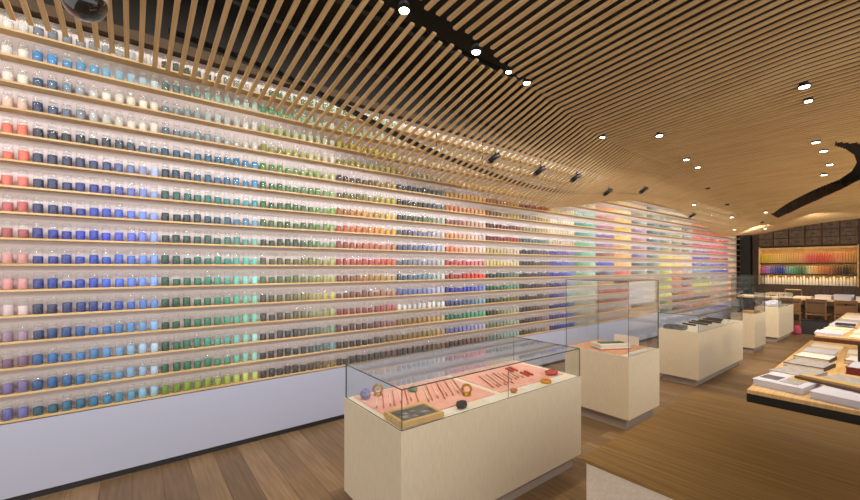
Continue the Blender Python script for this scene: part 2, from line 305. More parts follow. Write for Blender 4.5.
cols = []          # (block, index in block, y)
for b in range(-3, 22):
    if b < 0:
        y0, y1 = BY[0] + .7555*b, BY[0] + .7555*(b+1)
    else: y0, y1 = BY[b], BY[b+1]
    for j in range(10): cols.append((b, j, y0 + (y1-y0)*(j+.5)/10))
first = next(i for i, c in enumerate(cols) if c[2] > -.70)
stuff = []
def fill_level(): return random.choice((.92, 1.02, 1.08, 1.14, 1.14, 1.2, 1.26))
for i, (b, j, y) in enumerate(cols):
    n = i - first + 1
    for r in range(16):
        cc = jar_colour(r, max(b, -1), j)
        yy = y + random.uniform(-.003, .003); z = shelf_z[r]; xx = -.041 + random.uniform(-.003, .003); lv = fill_level()
        single = 1 <= n <= 18 or (n == 19 and r >= 4)
        if not single: stuff.append((xx, yy, z, lv, cc)); continue
        root = link('pigment_jar', me_body, None, (xx, yy, z))
        tag(root, 'glass jar of %s pigment, %s from left on the %s shelf down' % (colour_name(cc), ORD[n], ORD[r+1]), 'jar', 'pigment jars on the shelving wall')
        p = link('pigment', me_pig, root); p.color = (*lin(cc), 1); p.scale = (1, 1, lv)
        link('cap', me_cap, root)

def jar_rows(name, items):
    tb = MB(); n = 8
    def part(prof, m):
        o = len(tb.v); tb.lathe(prof, n, m=m, cap=False); return o, len(tb.v)
    part([(JR*.97,.0006),(JR,.004),(JR,.080),(JR*.78,.094)], 0)
    part([(JR*.88,.094),(JR*.88,.112),(JR*.3,.120)], 1)
    p0, p1 = part([(JR*.96,.001),(JR*.96,.057),(JR*.1,.061)], 2)
    V = np.array(tb.v); Fc = np.array(tb.f); mi = np.array(tb.m)
    isp = np.zeros(len(V), bool); isp[p0:p1] = True
    k = len(items); AV = np.repeat(V[None], k, 0)
    xyz = np.array([[a, b, c] for a, b, c, *_ in items]); lv = np.array([it[3] for it in items])
    AV[:, isp, 2] *= lv[:, None]; AV += xyz[:, None, :]
    AF = (Fc[None] + (np.arange(k)*len(V))[:, None, None]).reshape(-1, 4)
    me = bpy.data.meshes.new(name); me.vertices.add(AV.size//3); me.vertices.foreach_set('co', AV.ravel())
    me.loops.add(AF.size); me.loops.foreach_set('vertex_index', AF.ravel().astype(np.int32))
    me.polygons.add(len(AF)); me.polygons.foreach_set('loop_start', (np.arange(len(AF))*4).astype(np.int32))
    for m in ('jar', 'cap', 'pigment_s'): me.materials.append(M[m])
    me.polygons.foreach_set('material_index', np.tile(mi, k).astype(np.int32)); me.polygons.foreach_set('use_smooth', np.ones(len(AF), bool))
    at = me.attributes.new('pigment_colour', 'FLOAT_COLOR', 'POINT')
    cl = np.array([(*lin(it[4]), 1) for it in items]); at.data.foreach_set('color', np.repeat(cl[:, None], len(V), 1).ravel())
    me.update(); me.validate()
    return link(name, me)
o = jar_rows('pigment_jars', stuff)
tag(o, 'smaller looking pigment jars filling the shelving wall farther along', 'jars', kind='stuff')

# ------------------------------------------------------------------ the slatted canopy
edge = np.array([(-2.3,3.33),(-.64,3.31),(-.15,3.26),(.17,3.22),(.47,3.2),(.94,3.17),(1.35,3.06),(1.75,2.94),(2.15,2.83),(2.64,2.72),(2.94,2.68),(3.96,2.55),(4.84,2.54),(5.5,2.59),(6.01,2.69),(6.55,2.79),(7.67,2.92),(8.09,2.96),(9.02,2.97),(9.9,2.91),(10.72,2.79),(11.8,2.60),(12.73,2.48),(13.4,2.46),(13.95,2.5),(16,2.66)])
crs = np.array([(-2.3,2.05,3.5),(-.5,1.95,3.44),(.9,1.87,3.36),(1.5,1.83,3.30),(2.1,1.82,3.24),(3,1.74,3.18),(4,1.62,3.12),(5,1.52,3.13),(6,1.45,3.18),(7,1.45,3.2),(9,1.5,3.18),(11,1.5,3.05),(12.7,1.5,2.93),(16,1.5,2.9)])
far = np.array([(-2.3,3.52),(1,3.42),(3,3.32),(5,3.24),(7,3.22),(9,3.18),(12,3.12),(16,3.03)])
def smooth(t, y, w=.35):
    return sum(np.interp(y + d*w, t[:,0], t[:,1]) for d in (-1,-.5,0,.5,1))/5
def canopy_z(x, y):
    e = smooth(edge, y); xc = smooth(crs[:, :2], y); zc = smooth(crs[:, [0,2]], y); f = smooth(far, y)
    soft = min(1, max(0, (y - 6)/3))
    def raw(x):
        if x <= xc: return e + (zc - e)*(x - .3)/(xc - .3)
        t = min(1, (x - xc)/1.8); return zc + (f - zc)*t
    if soft <= 0: return raw(x)
    w = .55*soft
    return sum(raw(max(.3, x + d*w)) for d in (-1,-.6,-.2,.2,.6,1))/6
HOLE = [(1.42,12.45),(2.01,11.28),(2.52,10.32),(2.91,9.68),(3.1,9.09),(3.2,8.5),(3.22,7.97),(3.18,7.52),(3.11,7.2),(3.14,7.0),(3.24,7.2),(3.5,7.5),(3.9,8.0),(3.9,9.0),(3.45,9.5),(3.13,9.98),(2.82,10.75),(2.38,11.6),(1.86,12.5),(1.47,13.0)]
def hole_spans(y):
    xs = []
    for i in range(len(HOLE)):
        (xa, ya), (xb, yb) = HOLE[i], HOLE[(i+1) % len(HOLE)]
        if (ya <= y) != (yb <= y): xs.append(xa + (xb-xa)*(y-ya)/(yb-ya))
    xs.sort(); return [(xs[i], xs[i+1]) for i in range(0, len(xs)-1, 2)]
SW, SH, PITCH = .030, .016, .085
can = thing('slat_canopy', 'wavy golden bamboo slat canopy hung under the dark ceiling', 'slatted ceiling canopy', (0, 0, 0))
wall_side, room_side = MB(), MB()
def slat(mb, y, x0, x1, n):
    if x1 - x0 < .05: return
    vs = []; fs = []
    for i in range(n+1):
        x = x0 + (x1-x0)*i/n; z = canopy_z(x, y)
        vs += [(x,y-SW/2,z),(x,y+SW/2,z),(x,y+SW/2,z+SH),(x,y-SW/2,z+SH)]
    for i in range(n):
        for k in range(4): fs.append((i*4+k, i*4+(k+1)%4, i*4+4+(k+1)%4, i*4+4+k))
    fs += [(0,3,2,1), (n*4, n*4+1, n*4+2, n*4+3)]
    mb.add(vs, fs)
y = -1.9; k = 0
while y < 15.95:
    xc = smooth(crs[:, :2], y); gap = .075*max(0, min(1, (2.6 - y)/.5)); jit = .02*math.sin(k*2.3)
    if gap > 0:
        slat(wall_side, y, .16, xc - gap + jit, 6); slat(room_side, y, xc + gap + jit, 5.6, 8)
    else:
        slat(wall_side, y, .3, xc, 8)
        cur = xc
        for (a, b) in hole_spans(y):
            slat(room_side, y, cur, a, 10); cur = b
        slat(room_side, y, cur, 5.6, 12)
    y += PITCH; k += 1
wall_side.build('wall_side_slats', M['bamboo'], can); room_side.build('room_side_slats', M['bamboo'], can)
for bx, ya, yb in ((.62, .2, 9), (1.2, -1.9, 15.8), (2.5, -1.9, 6.8), (4.3, -1.9, 15.8)):
    b = MB(); n = 60; vs = []; fs = []
    for i in range(n+1):
        y = ya + (yb-ya)*i/n; z = canopy_z(bx, y) + SH + .002
        vs += [(bx-.02,y,z),(bx+.02,y,z),(bx+.02,y,z+.04),(bx-.02,y,z+.04)]
    for i in range(n):
        for k in range(4): fs.append((i*4+k, i*4+4+k, i*4+4+(k+1)%4, i*4+(k+1)%4))
    fs += [(0,1,2,3), (n*4+3, n*4+2, n*4+1, n*4)]
    b.add(vs, fs); b.build('support_bar', M['black'], can)
for hy in (1.2, 1.9, 2.6, 3.3, 4.0, 4.8):
    z = canopy_z(.62, hy) + SH + .03
    MB().tube([(.62, hy, z), (.62, hy, 4.15)], .004, 5).build('hanger_rod', M['black'], can)

# ------------------------------------------------------------------ lamps
def add_spot(loc, target, power, size=R(70), col=(1,.86,.68), blend=.6, radius=.04):
    d = bpy.data.lights.new('spot', 'SPOT'); d.energy = power; d.spot_size = size; d.spot_blend = blend; d.color = col; d.shadow_soft_size = radius
    o = bpy.data.objects.new('spot_light', d); COL.objects.link(o); o.location = loc
    v = np.array(target, float) - np.array(loc, float)
    import mathutils
    o.rotation_euler = mathutils.Vector(v).to_track_quat('-Z', 'Y').to_euler()
    return o
def downlight(x, y, label, power, tgt, lit=True, rad=.04, zoff=0):
    z = canopy_z(x, y) + zoff
    t = thing('ceiling_spotlight', label, 'spotlight', (x, y, z), 0, 'spotlights in the slat canopy')
    MB().lathe([(rad*1.15,.006),(rad*1.2,.002),(rad*1.2,.07),(rad*.8,.085)], 16, c=(0,0,-.022)).build('housing', M['black'], t)
    MB().lathe([(rad*.2,-.0235),(rad*.95,-.0225),(rad*1.0,-.0165)], 16).build('lens', M['lamp'] if lit else M['steel'], t)
    if power: add_spot((x, y, z-.06), tgt, power)
    return t
DL = [(1.82,1.38,'round lit spotlight nearest the camera in the canopy gap',60,(1.8,2.0,.75),.032),
      (1.83,2.01,'second lit spotlight from the camera along the canopy gap',60,(1.75,2.4,.75),.031),
      (1.82,2.38,'third spotlight along the canopy gap, a small lit one',25,(1.9,4.1,.75),.022),
      (1.81,2.62,'lit spotlight at the far end of the canopy gap',60,(1.7,4.2,.75),.028),
      (3.2,4.66,'lit spotlight high on the right in the smooth slats',110,(3.3,4.3,.7),.05),
      (3.17,5.06,'dim spotlight just beyond the lit one on the right',90,(3.3,5.0,.7),.04),
      (1.62,4.19,'tiny lit spotlight at the canopy fold',60,(1.7,6.6,.75),.035),
      (1.99,4.75,'lit spotlight set in the slats just right of the fold',60,(2.4,6.5,0),.045),
      (1.75,6.24,'lit spotlight where the slats dip beyond the fold',60,(1.8,9.0,.75),.045),
      (1.68,6.9,'faint lit spotlight behind the dip in the slats',60,(1.8,9.0,.75),.04),
      (3.0,6.75,'first lamp of the cluster by the dark curved slot',120,(3.2,8.6,.75),.05),
      (3.0,7.31,'second lamp of the cluster by the dark curved slot',120,(3.2,8,.75),.05),
      (2.95,8.25,'third lamp of the cluster by the dark curved slot',120,(2.6,11,.75),.05),
      (2.8,9.0,'last lamp of the cluster inside the slot curve',120,(2.2,12,.75),.05)]
for k, (x, y, lb, pw, tg, rd) in enumerate(DL): downlight(x, y, lb, pw, tg, True, rd*(1 if k < 4 else .72), 0)
for i, (x, y) in enumerate(((.75,9.6),(1.15,10.3),(.95,11.4),(.7,12.6),(1.2,12.9),(1.5,11.8),(1.0,14.2),(1.3,8.6))):
    downlight(x, y, 'tiny spotlight in the far golden slats, %s from the camera' % ORD[[3,2,4,6,7,5,8,1][i]], 80 if i % 2 == 0 else 0, (1.2, y+1.2, .6), i % 3 != 1, .03)
WW = [(.98,3.13,'black wall washer fixture hung nearest the camera'),(1.02,3.88,'second black wall washer fixture from the camera'),(1.04,4.62,'third black wall washer fixture from the camera'),(.80,5.9,'fourth black wall washer, near the low canopy edge'),(.9,6.9,'small black wall washer beyond the low canopy edge'),(.5,10.3,'black wall washer over the far red jars'),(.45,14.3,'black wall washer beside the dark pillar')]
for x, y, lb in WW:
    z = canopy_z(x, y)
    t = thing('wall_washer', lb, 'spotlight', (x, y, z), 0, 'black wall washers under the canopy')
    MB().tube([(0,0,.05),(0,0,-.03)], .008, 6).build('stem', M['black'], t)
    b = MB(); b.tube([(.04,.03,-.03),(.0,0,-.055),(-.055,-.03,-.10)], [.026,.030,.032], 12); b.build('housing', M['black'], t)
    MB().sphere((-.057,-.031,-.102), .026, 10, 5, sc=(1,1,1)).build('lens', M['steel'], t)
# smoked dome camera, top left
dz = canopy_z(1.0, -.212)
t = thing('dome_camera', 'smoked glass dome camera under the slats at top left', 'camera', (1.0, -.212, dz))
MB().sphere((0,0,-.20), .104, 24, 12, z0=-1, z1=.15).build('smoked_dome', M['dome'], t)
MB().lathe([(.106,-.195),(.110,-.188),(.110,-.15),(.09,-.08),(.05,-.002)], 24).build('mount', M['dome_ring'], t)

# strip lights along the wall: above the canopy edge and under it
def area(name, loc, rot, sx, sy, power, col):
    d = bpy.data.lights.new(name, 'AREA'); d.shape = 'RECTANGLE'; d.size = sx; d.size_y = sy; d.energy = power; d.color = col
    o = bpy.data.objects.new(name, d); COL.objects.link(o); o.location = loc; o.rotation_euler = rot; return o
COOL = (1, .95, .92)
area('cove_light', (.42, 7, 3.72), (0, R(28), 0), .08, 18, 75, (1,.92,.8))
for i in range(8):
    y = -1.0 + 2.1*i
    z = min(canopy_z(1.55, y + d) for d in (-1, -.5, 0, .5, 1)) - .12
    area('wall_wash_light', (1.5, y, z), (0, R(40), 0), .10, 2.0, 11, (.97,.95,1)).data.spread = R(116)

# spotlights of the shop ceiling on the viewer's side, aimed across the aisle at the shelving
for i, yy in enumerate((-1.2, 1.4, 4.0, 6.6, 9.2, 11.8, 14.4)):
    add_spot((4.9, yy, 3.25), (0, yy + .2, .95), 118, R(80), (.98, .95, .97), .8, .18)
for xx in (.9, 2.1): add_spot((xx, 13.2, 2.85), (xx, 16.2, 2.0), 40, R(80), (1, .86, .68), .8, .1)  # extra spots without fixtures, added to brighten the cabinet front

for yy in (7.0, 10.0, 13.0): add_spot((5.4, yy, 1.1), (2.6, yy + .3, 3.1), 140, R(120), (1, .76, .42), 1.0, .06)  # made-up warm uplights out of view, added to turn the far canopy golden

# ------------------------------------------------------------------ display cases
def display_case(label, x0, x1, y0, y1, zg, kick=.115, board=None, board_rect=None, divider=None, glass_y=None, inset=.006):
    t = thing('display_case', label, 'display case', ((x0+x1)/2, (y0+y1)/2, 0), 0, 'glass topped display cases along the aisle')
    cx, cy = (x0+x1)/2, (y0+y1)/2; X0, X1, Ya, Yb = x0-cx, x1-cx, y0-cy, y1-cy
    b = MB(); b.box(X0, X1, Ya, Yb, kick, .75, fm=[0,1,0,0,0,0]); b.build('body', [M['case'], M['case_top']], t)
    MB().box(X0+.05, X1-.05, Ya+.05, Yb-.05, 0, kick).build('toe_kick', M['kick'], t)
    g = .007; a, bb, c, d = X0+inset, X1-inset, Ya+inset, Yb-inset
    GL = [M['glass'], M['glass_edge']]
    for (p, fm) in (((a,bb,c,c+g,.7505,zg-g), [1,1,0,1,0,1]), ((a,bb,d-g,d,.7505,zg-g), [1,1,0,1,0,1]), ((a,a+g,c+g,d-g,.7505,zg-g), [1,1,1,0,1,0]), ((bb-g,bb,c+g,d-g,.7505,zg-g), [1,1,1,0,1,0]), ((a,bb,c,d,zg-g,zg), [0,0,1,1,1,1])):
        MB().box(*p, fm=fm).build('glass_pane', GL, t)
    if divider is not None:
        yy = divider - cy
        MB().box(bb-g-.003, bb-g-.0005, yy-.0015, yy+.0015, .7505, zg-g).build('pane_joint', M['glass_edge'], t)
    if board_rect:
        for (q0, q1, r0, r1) in board_rect:
            MB().box(q0-cx, q1-cx, r0-cy, r1-cy, .7503, .756).build('display_board', board, t)
    return t
display_case('longest pale display case in front, pink lined with brushes inside', 1.408, 2.118, 1.16, 2.93, .982, .11, M['pink'], [(1.45,2.0,1.21,2.03),(1.45,2.0,2.09,2.86)], 2.05)
display_case('narrow display case with a very tall glass box, second from camera', 1.33, 2.043, 3.91, 4.62, 1.51, .12, M['coral'], [(1.36,1.95,3.95,4.58)])
display_case('third display case from the camera, holding black ink sticks', 1.42, 1.94, 6.12, 8.15, .985, .1)
display_case('fourth display case from the camera, with a dark figurine inside', 1.46, 1.83, 9.36, 10.15, 1.49, .1, M['tan'], [(1.5,1.78,9.42,10.0)])
display_case('farthest display case, with crumpled white paper inside', 1.42, 1.84, 11.2, 12.65, 1.03, .1)

# things in the front case
ZP = .7565
tr = thing('specimen_tray', 'light wood framed slate tray in the near corner of front case', 'tray', (2.0, 1.33, .7565), R(-2))
f = MB()
for q in ((-.105,.105,-.145,-.125),(-.105,.105,.125,.145),(-.105,-.085,-.125,.125),(.085,.105,-.125,.125)): f.bbox(*q, 0, .034, .003)
f.build('frame', M['table'], tr)
MB().box(-.085,.085,-.125,.125,.001,.024).build('slate_panel', M['dgrey'], tr)
pw = MB(); rr = random.Random(3)
for k in range(6):
    a, b, w, h = rr.uniform(-.07,.04), rr.uniform(-.11,.07), rr.uniform(.012,.03), rr.uniform(.02,.06)
    pw.add([(a,b,.0245),(a+w,b+.01,.0245),(a+w*1.3,b+h,.0245),(a+w*.2,b+h*.8,.0245)], [(0,1,2,3)])
pw.build('pale_shards', M['grey_card'], tr)
rr = random.Random(5)
def stone(name, label, x, y, z, r, mat, sc=(1,1,.8)):
    b = MB(); b.sphere((0,0,r*sc[2]*.92), r, 9, 6, sc=sc, jit=.14, rnd=rr)
    b.v = [(p[0], p[1], max(.0005, p[2])) for p in b.v]
    return tag(b.build(name, mat, None, (x, y, z)), label, 'mineral', 'stones in the front display case')
stone('mineral_cluster', 'violet blue mineral lump at the wall end of front case', 1.535, 1.255, ZP, .036, M['violet'], (1,1,1))
stone('mineral_stone', 'flat green stone at the back of the front case', 1.6, 1.6, ZP, .036, M['jade'], (1,1,.5))
stone('mineral_stone', 'dark stone on the white border of the front case', 2.05, 1.665, .7505, .036, M['charcoal'], (.8,1.2,.7))
stone('mineral_stone', 'small brown stone on the white border beside the pane joint', 2.05, 2.17, .7505, .024, M['woodshaft'], (1,1.2,.7))
stone('mineral_stone', 'brick red stone at the far end of front case', 1.95, 2.76, ZP, .045, M['rust'], (1,1.5,.5))
def ring(label, x, y, z, r, mat, rz):
    t = thing('ring_ornament', label, 'ornament', (x, y, z), rz, 'ring ornaments in the front display case')
    b = MB(); n = 24
    pts = [(r*math.cos(2*math.pi*i/n), 0, .012 + r + r*math.sin(2*math.pi*i/n)) for i in range(n+1)]
    b.tube(pts, .009, 8); b.build('ring', mat, t)
    MB().lathe([(.03,.0005),(.03,.008),(.012,.014)], 14).build('stand', mat, t)
ring('gold ring on stand by the violet mineral in front case', 1.52, 1.36, ZP, .03, M['gold'], R(50))
ring('gold ring on stand in the middle of front case', 1.9, 1.85, ZP, .03, M['gold'], R(40))
o = MB(); n = 20; o.tube([(.03*math.cos(2*math.pi*i/n), .03*math.sin(2*math.pi*i/n), .013) for i in range(n+1)], .012, 8)
tag(o.build('amber_ring', M['amber'], None, (2.05, 2.55, .7505)), 'amber coloured ring lying on the white border of front case', 'ornament', 'ring ornaments in the front display case')
def brush(label, x, y, ang, ln, smat, tmat, r=.0035):
    t = thing('paint_brush', label, 'brush', (x, y, ZP + .0075), R(ang), 'slim brushes laid out in the front case')
    MB().lathe([(r*.7,-ln/2),(r,-ln/2+.02),(r*1.1,ln*.22),(r,ln*.3)], 8, axis='x').build('handle', smat, t)
    MB().lathe([(r*1.2,ln*.3),(r*1.7,ln*.36),(r*1.5,ln*.42),(r*.3,ln*.5)], 8, axis='x').build('bristles', tmat, t)
shafts = [M['white_shaft'], M['woodshaft'], M['white_shaft'], M['tan'], M['white_shaft'], M['rust']]
names = ['cream','reddish brown','cream','tan','cream','rust red']
q = [0, 0]
for k in range(16):
    yy = 1.275 + .044*k; ln = (.25, .28, .23, .3)[k % 4] + .09*min(1, k/8)
    brush('slim %s brush, %s from the near end of the nearer pink board' % (names[k % 6], ORD[k+1]), 1.65 + .012*(k % 3) + (.05 if k > 7 else 0), yy, -29, ln, shafts[k % 6], M['hair'])
for k in range(10):
    yy = 2.17 + .04*k; ln = .32 if k < 6 else .2
    brush('slim %s brush, %s from the near end of the farther pink board' % (names[(k+1) % 6], ORD[k+1]), 1.78 + .015*(k % 2), yy, -24, ln, shafts[(k+1) % 6], M['hair'])
for k in range(4):
    MBb = MB().bbox(-.06,.06,-.011,.011,0,.014,.003)
    tag(MBb.build('pigment_stick', M['rust'], None, (1.66 + .16*(k % 2), 2.58 + .05*(k//2), ZP), R(-20)), 'short rust red stick, %s of four on the farther pink board' % ORD[k+1], 'stick', 'short red sticks in the front case')
def card(label, x, y, w, d, z=.7505, rz=0, tilt=0, name='caption_card', mat=None, grp='small white caption cards'):
    b = MB().box(-w/2, w/2, -d/2, d/2, 0, .004)
    o = b.build(name, mat or M['paper'], None, (x, y, z), rz); o.rotation_euler = (tilt*math.sin(rz), 0, rz) if tilt else (0,0,rz)
    tag(o, label, 'card', grp); return o
for k, (yy, nm) in enumerate(((1.52,'by the dark stone'),(1.93,'between dark stone and pane joint'),(2.33,'just past the pane joint'),(2.70,'near the far end'))):
    card('white caption card on front case border, ' + nm, 2.055, yy, .07, .12)
# second case
b = thing('lacquer_box', 'cream box with dark green lid on coral board, second case', 'box', (1.72, 4.18, .7565), R(62))
MB().bbox(-.18,.18,-.09,.09,0,.045,.004).build('base', M['paper'], b)
l = MB(); l.bbox(-.185,.185,-.095,.095,.0455,.06,.006); l.build('lid', M['case_top'], b)
MB().bbox(-.14,.14,-.04,.04,.0605,.07,.003).build('green_inlay', M['moss'], b)
MB().box(-.182,.182,-.092,.092,-.0,.012).build('rim', M['woodshaft'], b)
so = MB().box(-.14,.14,-.003,.003,0,.1); tag(so.build('price_sign', M['paper'], None, (1.72, 4.54, .757)), 'upright white sign at the far side of second case', 'sign')
card('white caption sheet along the front edge of second case', 1.99, 4.25, .06, .4, .7565)
# third case
b = thing('ink_stone', 'dark grey ink stone block at near end of third case', 'ink stone', (1.60, 6.27, .7505), R(4))
MB().bbox(-.13,.13,-.09,.09,0,.055,.006).build('block', M['dgrey'], b); MB().bbox(-.1,.06,-.06,.06,.0555,.062,.003).build('well', M['ink'], b)
for k, (x, y, ln) in enumerate(((1.58,6.85,.2),(1.63,7.08,.3),(1.6,7.32,.32),(1.66,7.5,.34),(1.62,7.75,.3),(1.6,7.95,.26))):
    tag(MB().bbox(-ln/2,ln/2,-.02,.02,0,.022,.004).build('ink_stick', M['ink'] if k % 3 != 2 else M['charcoal'], None, (x, y, .7505), R(-20)), 'black ink stick, %s from the near end of third case' % ORD[k+1], 'ink stick', 'ink sticks in the third case')
for k, (x, y) in enumerate(((1.84,6.5),(1.85,7.0),(1.85,7.6))):
    card('white caption card on third case edge, %s from camera' % ORD[k+1], x, y, .1, .3)
# fourth case
b = thing('figurine', 'tall dark figurine standing in the fourth case', 'figurine', (1.56, 9.62, .757))
MB().lathe([(.05,0),(.055,.02),(.03,.03)], 14).build('base', M['ink'], b)
MB().lathe([(.028,.0302),(.034,.1),(.024,.16),(.03,.21),(.016,.25),(.02,.28),(.006,.31)], 14).build('body', M['charcoal'], b)
tag(MB().bbox(-.1,.1,-.16,.16,0,.03,.006).build('wooden_slab', M['tan'], None, (1.69, 9.72, .757)), 'tan wooden slab lying beside the dark figurine', 'wood slab')
# fifth case
for k, (x, y, r) in enumerate(((1.6,11.6,.13),(1.62,11.95,.14),(1.58,12.3,.11))):
    b = MB(); b.sphere((0,0,r*.42), r, 12, 7, sc=(1,1.1,.5), jit=.2, rnd=rr); b.v = [(p[0],p[1],max(.001,p[2])) for p in b.v]
    tag(b.build('crumpled_paper', M['lilac'], None, (x, y, .7505)), 'crumpled white paper lump in the farthest case, %s from camera' % ORD[k+1], 'paper', 'crumpled papers in the farthest case')

# ------------------------------------------------------------------ bamboo counter, bottom right
t = thing('sales_counter', 'bamboo topped counter filling the bottom right corner', 'counter', (3.725, 2.48, 0), R(1.5))
MB().bbox(-.87,.87,-.78,.78,.735,.755,.003).build('counter_top', M['counter'], t)
MB().box(-.855,.855,-.765,.765,.09,.735).build('body', M['counter_body'], t)
MB().box(-.80,.80,-.71,.71,0,.09).build('toe_kick', M['kick'], t)

# ------------------------------------------------------------------ book tables, right
t = thing('book_table', 'pale wood book table with a thick black front apron', 'table', (3.83, 5.28, 0), R(1.5))
MB().bbox(-.85,.85,-1.55,1.55,.69,.72,.003).build('table_top', M['table'], t)
MB().box(-.85,.85,-1.552,1.545,.60,.6898).build('apron', M['black'], t)
for sx in (-1, 1):
    for sy in (-1, 1): MB().box(sx*.78-.03, sx*.78+.03, sy*1.46-.03, sy*1.46+.03, 0, .60).build('leg', M['black'], t)
t = thing('paper_table', 'farther paper table with a red brown wooden edge', 'table', (3.75, 9.15, 0), R(1.2))
MB().bbox(-.85,.85,-2.02,2.02,.73,.755,.003).build('table_top', M['table'], t)
MB().box(-.86,.86,-2.03,2.03,.68,.7298).build('edge_frame', M['mahog'], t)
for sx in (-1, 1):
    for sy in (-1, 1): MB().box(sx*.82-.025, sx*.82+.025, sy*1.98-.025, sy*1.98+.025, 0, .68).build('leg', M['mahog'], t)

def book(label, x, y, w, d, h, z, ang, cover, pages=None, grp='books on the black apron table', name='book'):
    t = thing(name, label, 'book', (x, y, z), R(ang), grp)
    c = MB(); c.box(-w/2,w/2,-d/2,d/2,0,.004); c.box(-w/2,w/2,-d/2,d/2,h-.004,h); c.box(w/2-.004,w/2,-d/2,d/2,.004,h-.004)
    c.build('cover', cover, t)
    MB().box(-w/2+.006,w/2-.0045,-d/2+.006,d/2-.006,.0042,h-.0042).build('pages', pages or M['paper'], t)
    return t
TZ = .7205
b = book('thick white sample album at the near left corner of table', 3.19, 4.06, .30, .40, .05, TZ, -8, M['lilac'], M['lilac'])
for k, (x, y, m, nm, ad) in enumerate(((-.08,-.03,M['dgrey'],'sample_swatch','dark grey'),(.05,-.06,M['grey_card'],'sample_swatch','grey'),(.05,.1,M['goldboard'],'sample_swatch','gold'))):
    o = MB().box(x-.055,x+.055,y-.07,y+.07,.0502,.053).build(nm, m, b); o['label'] = ad + ' swatch'
book('thick white sample album on the near edge, beside the first', 3.52, 3.98, .28, .40, .05, TZ, -10, M['lilac'], M['lilac'])
t = thing('sample_board', 'golden wood sample board laid across the white albums', 'board', (3.45, 4.13, TZ+.0535), R(-20))
MB().bbox(-.22,.22,-.07,.0,0,.02,.003).build('brown_strip', M['brown'], t); MB().bbox(-.22,.22,.0005,.07,0,.022,.003).build('gold_strip', M['goldboard'], t)
book('grey book with a dark spine lying behind the sample albums', 3.17, 4.58, .26, .36, .028, TZ, -12, M['grey_card'])
book('grey and white open folder behind the golden board', 3.46, 4.55, .26, .34, .02, TZ, -20, M['grey_card'])
book('wide charcoal edged book in the middle left of the table', 3.18, 5.03, .28, .34, .03, TZ, -6, M['charcoal'], M['paper'])
o = MB().box(-.13,.13,-.16,.16,0,.002); tag(o.build('paper_sheet', M['grey_card'], None, (3.18, 5.03, TZ+.0303), R(-6)), 'grey sheet lying on the charcoal edged book', 'paper')
book('white booklet with black edge, fifth row back on left', 3.16, 5.48, .26, .3, .03, TZ, -4, M['charcoal'])
o = MB().box(-.125,.125,-.14,.14,0,.002); tag(o.build('paper_sheet', M['paper'], None, (3.16, 5.48, TZ+.0303), R(-4)), 'white sheet lying on the black edged booklet', 'paper')
book('pale booklet near the far end of the table on left', 3.14, 5.92, .24, .3, .02, TZ, 0, M['lilac'])
book('cream booklet at the far left end of the table', 3.14, 6.35, .24, .28, .02, TZ, 0, M['case_top'])
book('thick maroon book at the right edge of the photo', 3.56, 5.08, .26, .34, .06, TZ, -4, M['maroon'], M['maroon'])
o = MB().box(-.12,.12,-.16,.16,0,.006); tag(o.build('booklet', M['lilac'], None, (3.56, 5.08, TZ+.0605), R(-3)), 'white booklet resting on the thick maroon book', 'book')
book('white book with a black edge behind the maroon book', 3.5, 5.58, .26, .3, .035, TZ, -3, M['charcoal'])
o = MB().box(-.125,.125,-.14,.14,0,.003); tag(o.build('booklet', M['paper'], None, (3.5, 5.58, TZ+.0353), R(-3)), 'white booklet on the black edged book at right', 'book')
book('cream book at the far right of the table', 3.46, 6.1, .26, .3, .025, TZ, 2, M['case_top'])
o = MB().box(-.02,.25,-.012,.012,0,.215); tag(o.build('display_board', M['black'], None, (3.482, 5.34, TZ), R(0)), 'black upright board at the right edge of the photo', 'sign')

rp = random.Random(11)
PZ = .7555
spots = []
for i, yy in enumerate((7.35,7.75,8.15,8.55,8.95,9.4,9.9,10.4)):
    for j, xx in enumerate((3.05, 3.36)): spots.append((i, j, xx, yy))
pal = [('white','paper'),('cream','case_top'),('pale grey','grey_card'),('lilac white','lilac')]
for (i, j, xx, yy) in spots:
    nm, mk = pal[rp.randrange(4)]; h = rp.choice((.006,.01,.016,.03))
    b = MB().box(-.13,.13,-.15,.15,0,h)
    tag(b.build('paper_stack', M[mk], None, (xx + rp.uniform(-.01,.01), yy, PZ), R(rp.uniform(-6,4))), '%s paper stack on the farther table, %s row back in the %s column' % (nm, ORD[i+1], ('left','right')[j]), 'paper', 'paper stacks on the farther table')
t = thing('pen_tray', 'black tray standing on the papers of the farther table', 'tray', (3.10, 8.35, PZ+.031), R(-3))
MB().box(-.1,.1,-.04,.04,0,.006).build('base', M['charcoal'], t)
w = MB(); w.box(-.1,.1,-.045,-.04,0,.03); w.box(-.1,.1,.04,.045,0,.03); w.build('rim', M['charcoal'], t)

